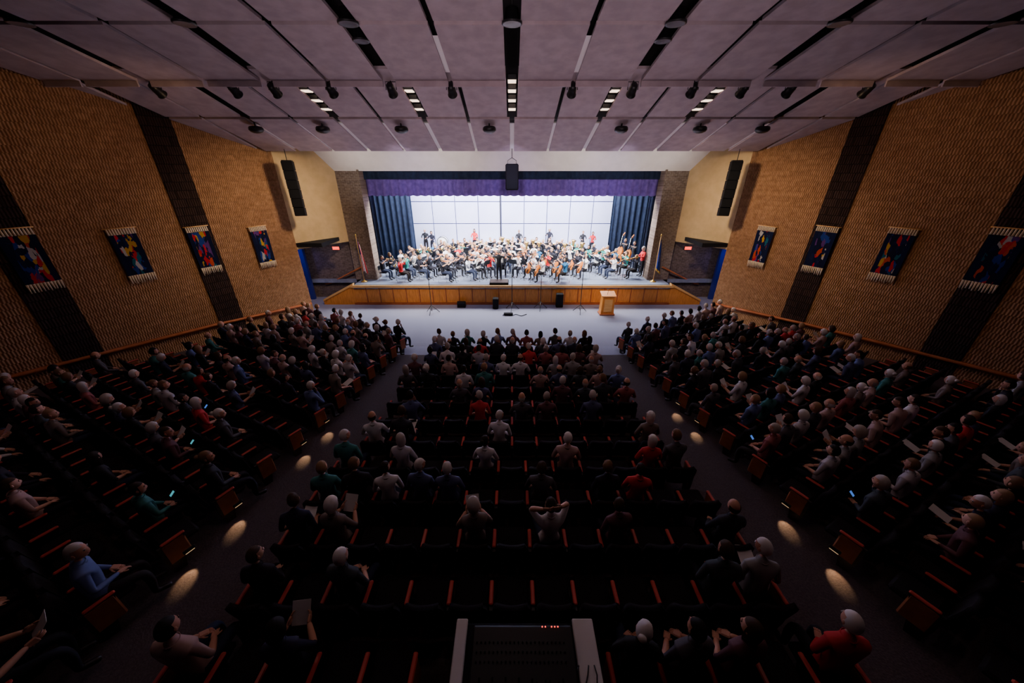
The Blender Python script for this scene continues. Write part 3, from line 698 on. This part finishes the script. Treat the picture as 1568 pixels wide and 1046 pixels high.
for j,(x,y) in enumerate(((-6.9,28.1),(-6.3,27.7),(.55,28.25),(3.0,28.35),(5.6,27.9),(6.3,27.5))): put((std_m,std_w)[j%2],'percussionist',T(x,y,sz,math.pi+R.uniform(-.3,.3),R.uniform(.93,1.02)))
put(std_f,'percussionist',T(-3.0,28.3,sz,math.pi)); put(std_f,'percussionist',T(7.95,20.9,sz,math.pi*.55))
mus_bass=P(((.34,.15,.82),(-.32,.16,1.06)),((.28,.46,.72),(-.2,.36,1.15)),standing=True,hair='short',shirt=M_suit).mesh('bassist')
bb=violin(3.2,align((-.05,.52,.78),(-.03,-.12,.98),(0,1,.12)),.03); violinbass=bb.mesh('double_bass')
for x,y,rz in((8.0,22.7,math.pi*.62),(7.7,23.7,math.pi*.66)):
    p=put(mus_bass,'bassist',T(x,y,sz,rz)); o=put(violinbass,'double_bass',None); o.parent=p
b=person('c',((.36,.12,1.0),(-.36,.12,1.0)),((.36,.38,1.16),(-.34,.38,1.14)),standing=True,hair='short',shirt=M_suit,pants=M_suit,mh=M_hair_m,sleeve='long',handd=(((-.1,1,.3),(0,0,-1)),((.1,1,.3),(0,0,-1))))
b.tube([(.36,.46,1.6),(.28,.8,1.72)],[.005,.002],M_white,5)
b.obj('conductor',T(-.75,19.6,sz+.12,0,.95))
b=B(); b.cbox((0,0,.05),(1.1,.8,.1),.02,M_blkm); b.cbox((0,0,.11),(1.04,.74,.02),.008,M_carpet)
b.obj('conductor_podium',T(-.75,19.5,sz))
put(stand_me,'music_stand',T(-.75,20.2,sz,0,1.1))
# ------------------------------------------------------------------ flags
def flag(name,x,y,z,kind,s_):
    b=B(); b.lathe([(.18,0),(.18,.03),(.06,.07),(.03,.12)],M_gold,16); b.tube([(0,0,.05),(0,0,2.6)],.018,M_woodl,8); b.ell((0,0,2.66),(.035,.035,.07),M_gold,8,8)
    n=22; rows=14
    for j in range(rows):
        for i in range(n):
            pts=[]
            for jj,ii in((j,i),(j,i+1),(j+1,i+1),(j+1,i)):
                t=ii/n; v=jj/rows
                xx=s_*(.02+.30*t*(.35+.65*v)); yy=.07*math.sin(t*15+v*1.5)*(.4+.6*v)
                pts.append((xx,yy,2.45-1.75*v-.35*t*(1-.3*v)))
            if kind=='us': m=M_navy if(i<9 and j<6) else (M_red if (i//2)%2==0 else M_white)
            else: m=M_gold if (i<2 or i>n-2 or j>rows-2 or (7<i<12 and 5<j<9)) else M_navy
            b.add(pts,[(0,1,2,3)],m,sm=True)
    b.obj(name,T(x,y,z))
flag('american_flag',-8.75,19.75,sz,'us',1); flag('state_flag',8.35,19.75,sz,'st',1)
# ------------------------------------------------------------------ audio gear
b=B(); b.cbox((0,0,0),(.60,.5,1.1),.05,M_blkm); b.box((0,-.255,0),(.52,.02,1.0),M_grille)
for s_ in(-1,1): b.tube([(s_*.2,0,.5),(s_*.2,0,.68),(0,0,.8)],.012,M_blk,6)
b.tube([(0,0,.78),(0,0,1.9)],.012,M_blk,6); b.obj('hanging_loudspeaker',T(0,17.65,6.75))
for s_ in(-1,1):
    b=B()
    for k in range(6):
        Mx=Matrix.Translation((0,.02*k,-.385*k))@Matrix.Rotation(-.02*k,4,'X')
        b.cbox((0,0,0),(.46,.40,.38),.02,M_blkm,Mx); b.box((0,-.205,0),(.42,.015,.36),M_grille,Mx)
    b.tube([(0,0,.18),(0,0,.66)],.015,M_blk,6); b.box((0,0,.21),(.4,.35,.04),M_blk)
    b.obj('line_array_loudspeaker',T(s_*10.0,17.15,7.2,s_*-.35))
b=B(); b.cbox((0,0,.3),(.32,.34,.6),.03,M_blkm); b.box((0,-.175,.3),(.27,.01,.52),M_grille); b.tube([(-.08,0,.61),(-.08,0,.65),(.08,0,.65),(.08,0,.61)],.01,M_blk,6); b.obj('floor_loudspeaker',T(-.93,18.4,0))
wedge=B(); wedge.prism([(-.2,0),(.2,0),(.2,.3),(.0,.38),(-.2,.12)],-.26,.26,M_blkm,axis='x'); wm=wedge.mesh('stage_monitor'); fixn(wm)
put(wm,'stage_monitor',T(-2.9,18.6,0,math.pi,.9))
b=B(); b.cbox((0,0,.4),(.40,.34,.8),.03,M_blkm); b.box((0,-.175,.4),(.34,.01,.7),M_grille); b.obj('floor_loudspeaker',T(2.72,18.6,.0))
def micstand(x,y,h,nm='microphone_stand'):
    b=B(); b.tube([(0,0,.12),(0,0,h)],.018,M_blk,6)
    for k in range(3):
        a=k*2.094+.4; b.tube([(0,0,.45),(math.cos(a)*.42,math.sin(a)*.42,0.01)],.016,M_blk,6); b.tube([(0,0,.2),(math.cos(a)*.25,math.sin(a)*.25,.2)],.008,M_blk,5)
    b.tube([(-.12,0,h),(.12,.05,h+.02)],.01,M_blk,6); b.ell((.14,.06,h+.02),(.03,.03,.03),M_blk,8,6); b.ell((-.13,0,h),(.03,.03,.03),M_blk,8,6)
    b.obj(nm,T(x,y,0))
micstand(-4.4,17.6,2.9); micstand(3.75,17.7,3.2); micstand(0,18.1,2.4); micstand(1.6,18.2,1.9)
b=B(); pts=[(-.5+.1*i,17.25+.12*math.sin(i*1.1),.02) for i in range(14)]; b.tube(pts,.02,M_blk,6); b.cbox((-.2,17.3,.07),(.5,.22,.12),.03,M_blkm); b.obj('audio_cable_box')
b=B(); b.prism([(-.36,0),(.36,0),(.30,1.05),(-.30,1.05)],-.24,.22,M_wood,axis='y'); b.cbox((0,0,.04),(.82,.56,.08),.02,M_rail)
Mx=Matrix.Translation((0,-.02,1.12))@Matrix.Rotation(math.radians(-14),4,'X'); b.cbox((0,0,0),(.78,.58,.05),.015,M_wood,Mx); b.box((0,.235,.55),(.42,.02,.7),M_woodl); b.tube([(.1,.2,1.15),(.1,.25,1.35),(.1,.1,1.45)],.008,M_blk,6)
me=b.mesh('lectern'); fixn(me); put(me,'lectern',T(5.15,17.5,0,math.pi))
# ------------------------------------------------------------------ banners
for side in(-1,1):
    for k,(D,zt) in enumerate(((16.34,4.74),(14.32,4.99),(12.4,5.18),(10.42,5.44))):
        b=B(); bm_=bannermat(k+(4 if side>0 else 0))
        nx_,nz_=6,10; vs=[]
        for j in range(nz_+1):
            for i in range(nx_+1): vs.append((-.36+.72*i/nx_,.0+.012*math.sin(i*1.3+j*.5),-.2-1.42*j/nz_))
        w=nx_+1; b.add(vs,[(j*w+i,j*w+i+1,(j+1)*w+i+1,(j+1)*w+i) for j in range(nz_) for i in range(nx_)],bm_,sm=True)
        b.box((0,-.02,-.9),(.7,.01,1.38),M_black)
        b.tube([(-.42,0,-.0),(.42,0,-.0)],.018,M_woodl,6)
        for i in range(11):
            x=-.34+.68*i/10
            b.tube([(x,0,0),(x,.01,-.21)],[.020,.034],M_fringe,5)
            b.tube([(x,.01,-1.61),(x+R.uniform(-.01,.01),.01,-1.88+R.uniform(-.03,.03))],[.033,.018],M_fringe,5)
        b.obj('tapestry_banner',wallM(side,D,zt,.1))
# ------------------------------------------------------------------ mixing desk
fz=floorz(0,1.6)
b=B()
b.cbox((.1,1.6,fz+.78),(1.5,1.1,.05),.015,M_blkm)
b.cbox((-.58,1.58,fz+.82),(.13,1.2,.04),.01,M_papera); b.cbox((.82,1.58,fz+.82),(.24,1.2,.04),.01,M_papera)
for x in(-.6,.85):
    for y in(1.1,2.05): b.box((x,y,fz+.38),(.06,.06,.8),M_blkm)
Mx=Matrix.Translation((.12,1.72,fz+.87))@Matrix.Rotation(math.radians(6),4,'X')
b.cbox((0,0,0),(1.12,.7,.1),.02,M_blk,Mx)
for i in range(22):
    b.cbox((-.5+i*.045,-.15+.05*math.sin(i*2),.06),(.018,.03,.015),.004,M_blkm,Mx)
    for j in range(3): b.tube([(-.5+i*.045,.03+j*.08,.05),(-.5+i*.045,.03+j*.08,.07)],.009,M_blkm,6,Mx)
for i in range(6):
    if i not in(2,): b.box((.22+i*.035,.33,.056),(.012,.010,.008),M_led,Mx)
for q in range(4): b.tube([(.62+.07*q+.05*math.sin(i*.8+q),1.18+.08*i,fz+.86+.004*q) for i in range(8)],.008,M_blk,5)
b.obj('sound_mixing_desk')
for x,y,m in((-6.2,4.0,M_cyan),(-7.8,7.0,M_phone),(6.4,3.6,M_phone),(5.6,5.2,M_phone),(5.9,8.6,M_phone),(-6.9,5.6,M_cyan)):
    i=near(x,y); sx,sy,szz,rz=SEATS[i]; seat_person(i)
    b=B(); b.cbox((0,0,0),(.075,.15,.01),.004,M_blk); b.box((0,0,.006),(.056,.09,.002),m)
    b.obj('smartphone',T(sx,sy,szz,rz)@Matrix.Translation((0,.34,.80))@Matrix.Rotation(.7,4,'X'))
# ------------------------------------------------------------------ lights
def light(kind,name,loc,target,energy,col,**k):
    l=bpy.data.lights.new(name,kind); l.energy=energy; l.color=col
    for a,v in k.items(): setattr(l,a,v)
    o=bpy.data.objects.new(name,l); sc.collection.objects.link(o); o.location=loc
    d=Vector(target)-Vector(loc); o.rotation_euler=d.to_track_quat('-Z','Y').to_euler(); return o
for x in(-5.2,0,5.2):
    light('AREA','stage_overhead_light',(x,23.2,7.9),(x,23.4,1),2000,(.95,.96,1.),shape='RECTANGLE',size=4.5,size_y=3)
    light('AREA','shell_wash_light',(x,26.6,7.9),(x,28.6,2.5),850,(.62,.66,1.),shape='RECTANGLE',size=4.5,size_y=1)
for x in(-6.4,-3.2,3.2,6.4):
    light('SPOT','front_of_house_spot',(x,12.9,8.75),(x*.72,22.4,2.2),9500,(1,.94,.90),spot_size=math.radians(31),spot_blend=.6,shadow_soft_size=.12)
for x in(-5,0,5): light('SPOT','valance_spot',(x,14.6,7.6),(x,20.9,6.6),480,(.78,.66,1),spot_size=math.radians(44),spot_blend=1,shadow_soft_size=.1)
for x in(-6,0,6): light('SPOT','pit_spill_fill',(x,16.6,7.6),(x,17.8,0),330,(.66,.64,1),spot_size=math.radians(72),spot_blend=.9,shadow_soft_size=.3)  # added fill standing in for stage spill on the pit floor
for x in(-5,5): light('SPOT','apron_fill',(x,13.4,8.4),(x,19,.6),1500,(1,.72,.45),spot_size=math.radians(34),spot_blend=1,shadow_soft_size=.2)  # added fill to brighten the apron wood, no fixture there
for s_ in(-1,1):
    light('SPOT','wall_spill_fill',(s_*5.5,15.2,7.9),(s_*11.4,17.2,4.0),1350,(1,.76,.50),spot_size=math.radians(84),spot_blend=1,shadow_soft_size=.3)  # added fill imitating warm stage spill on the front walls
    light('SPOT','wall_spill_fill',(s_*7.5,10.8,8.6),(s_*13.2,12.6,6.4),210,(1,.62,.36),spot_size=math.radians(100),spot_blend=1,shadow_soft_size=.3)  # weaker added fill for the spill further back along the wall
    light('SPOT','corridor_blue_light',(s_*12.6,18.9,3.3),(s_*12.8,19.6,1),40,(.1,.12,1),spot_size=math.radians(150),spot_blend=.5,shadow_soft_size=.1)
    light('SPOT','stair_fill',(s_*10.5,17.9,3.2),(s_*10.6,20.4,1.2),60,(.8,.7,1),spot_size=math.radians(110),spot_blend=.8,shadow_soft_size=.1)  # added fill to lift the brick behind the stairs
for x in(-6,0,6): light('SPOT','ceiling_bounce_fill',(x,17.9,.3),(x*1.25,12.0,9),300,(1,.74,.84),spot_size=math.radians(80),spot_blend=1,shadow_soft_size=.15)  # added fill imitating stage light bounced up to the ceiling
for x,e in((-5,800),(0,1500),(5,800)): light('SPOT','rear_ceiling_fill',(x,-2.0,5.8),(x*.8,10,9.9),e,(1,.76,.82),spot_size=math.radians(54),spot_blend=1,shadow_soft_size=.3)  # added unseen fill behind the camera, brightens the rear ceiling
for x in(-7.5,-3.2,3.2,7.5): light('SPOT','header_fill',(x,16.8,6.2),(x,20.2,7.6),210,(1,.9,.84),spot_size=math.radians(96),spot_blend=1,shadow_soft_size=.3)  # added fill to brighten the proscenium header, no fixture there
for x,y,z in((-9,9.0,9.2),(-3.6,9.0,9.4),(3.6,9.0,9.4),(9,9.0,9.2),(-6,4.2,9.8),(6,4.2,9.8),(0,4.6,9.8)):
    light('SPOT','house_downlight',(x,y,z),(x,y-.3,0),56 if y>8 else 40,(1,.70,.62),spot_size=math.radians(125),spot_blend=.7,shadow_soft_size=.08)
al=B(); al.cbox((0,0,0),(.03,.16,.07),.01,M_blk); al.box((0,0,-.036),(.02,.12,.01),M_lampd); al_me=al.mesh('aisle_step_light')
for side,k,(x,y),rz in aisle_ends:
    if k in((6,7,9,10,12) if side<0 else (5,6,9,10,12)):
        zf=floorz(x,y); xx=x-side*.08
        put(al_me,'aisle_step_light',T(xx,y,zf+.30,rz))
        light('SPOT','aisle_step_lamp',(xx-side*.03,y,zf+.20),(xx-side*.12,y-.34,zf-.02),22,(1,.64,.34),spot_size=math.radians(46),spot_blend=.6,shadow_soft_size=.015)
w=bpy.data.worlds.new('World'); sc.world=w; w.use_nodes=True; w.node_tree.nodes['Background'].inputs[0].default_value=(.4,.3,.4,1); w.node_tree.nodes['Background'].inputs[1].default_value=.01
# ------------------------------------------------------------------ camera
cd=bpy.data.cameras.new('camera'); cd.lens=12; cd.sensor_width=36; cd.clip_end=200; cd.clip_start=.05
co=bpy.data.objects.new('camera',cd); sc.collection.objects.link(co); co.location=(0,0,6.84); co.rotation_euler=(math.radians(90-26),0,0)
sc.camera=co
print('objects',len(sc.objects),'musicians',len(placed))
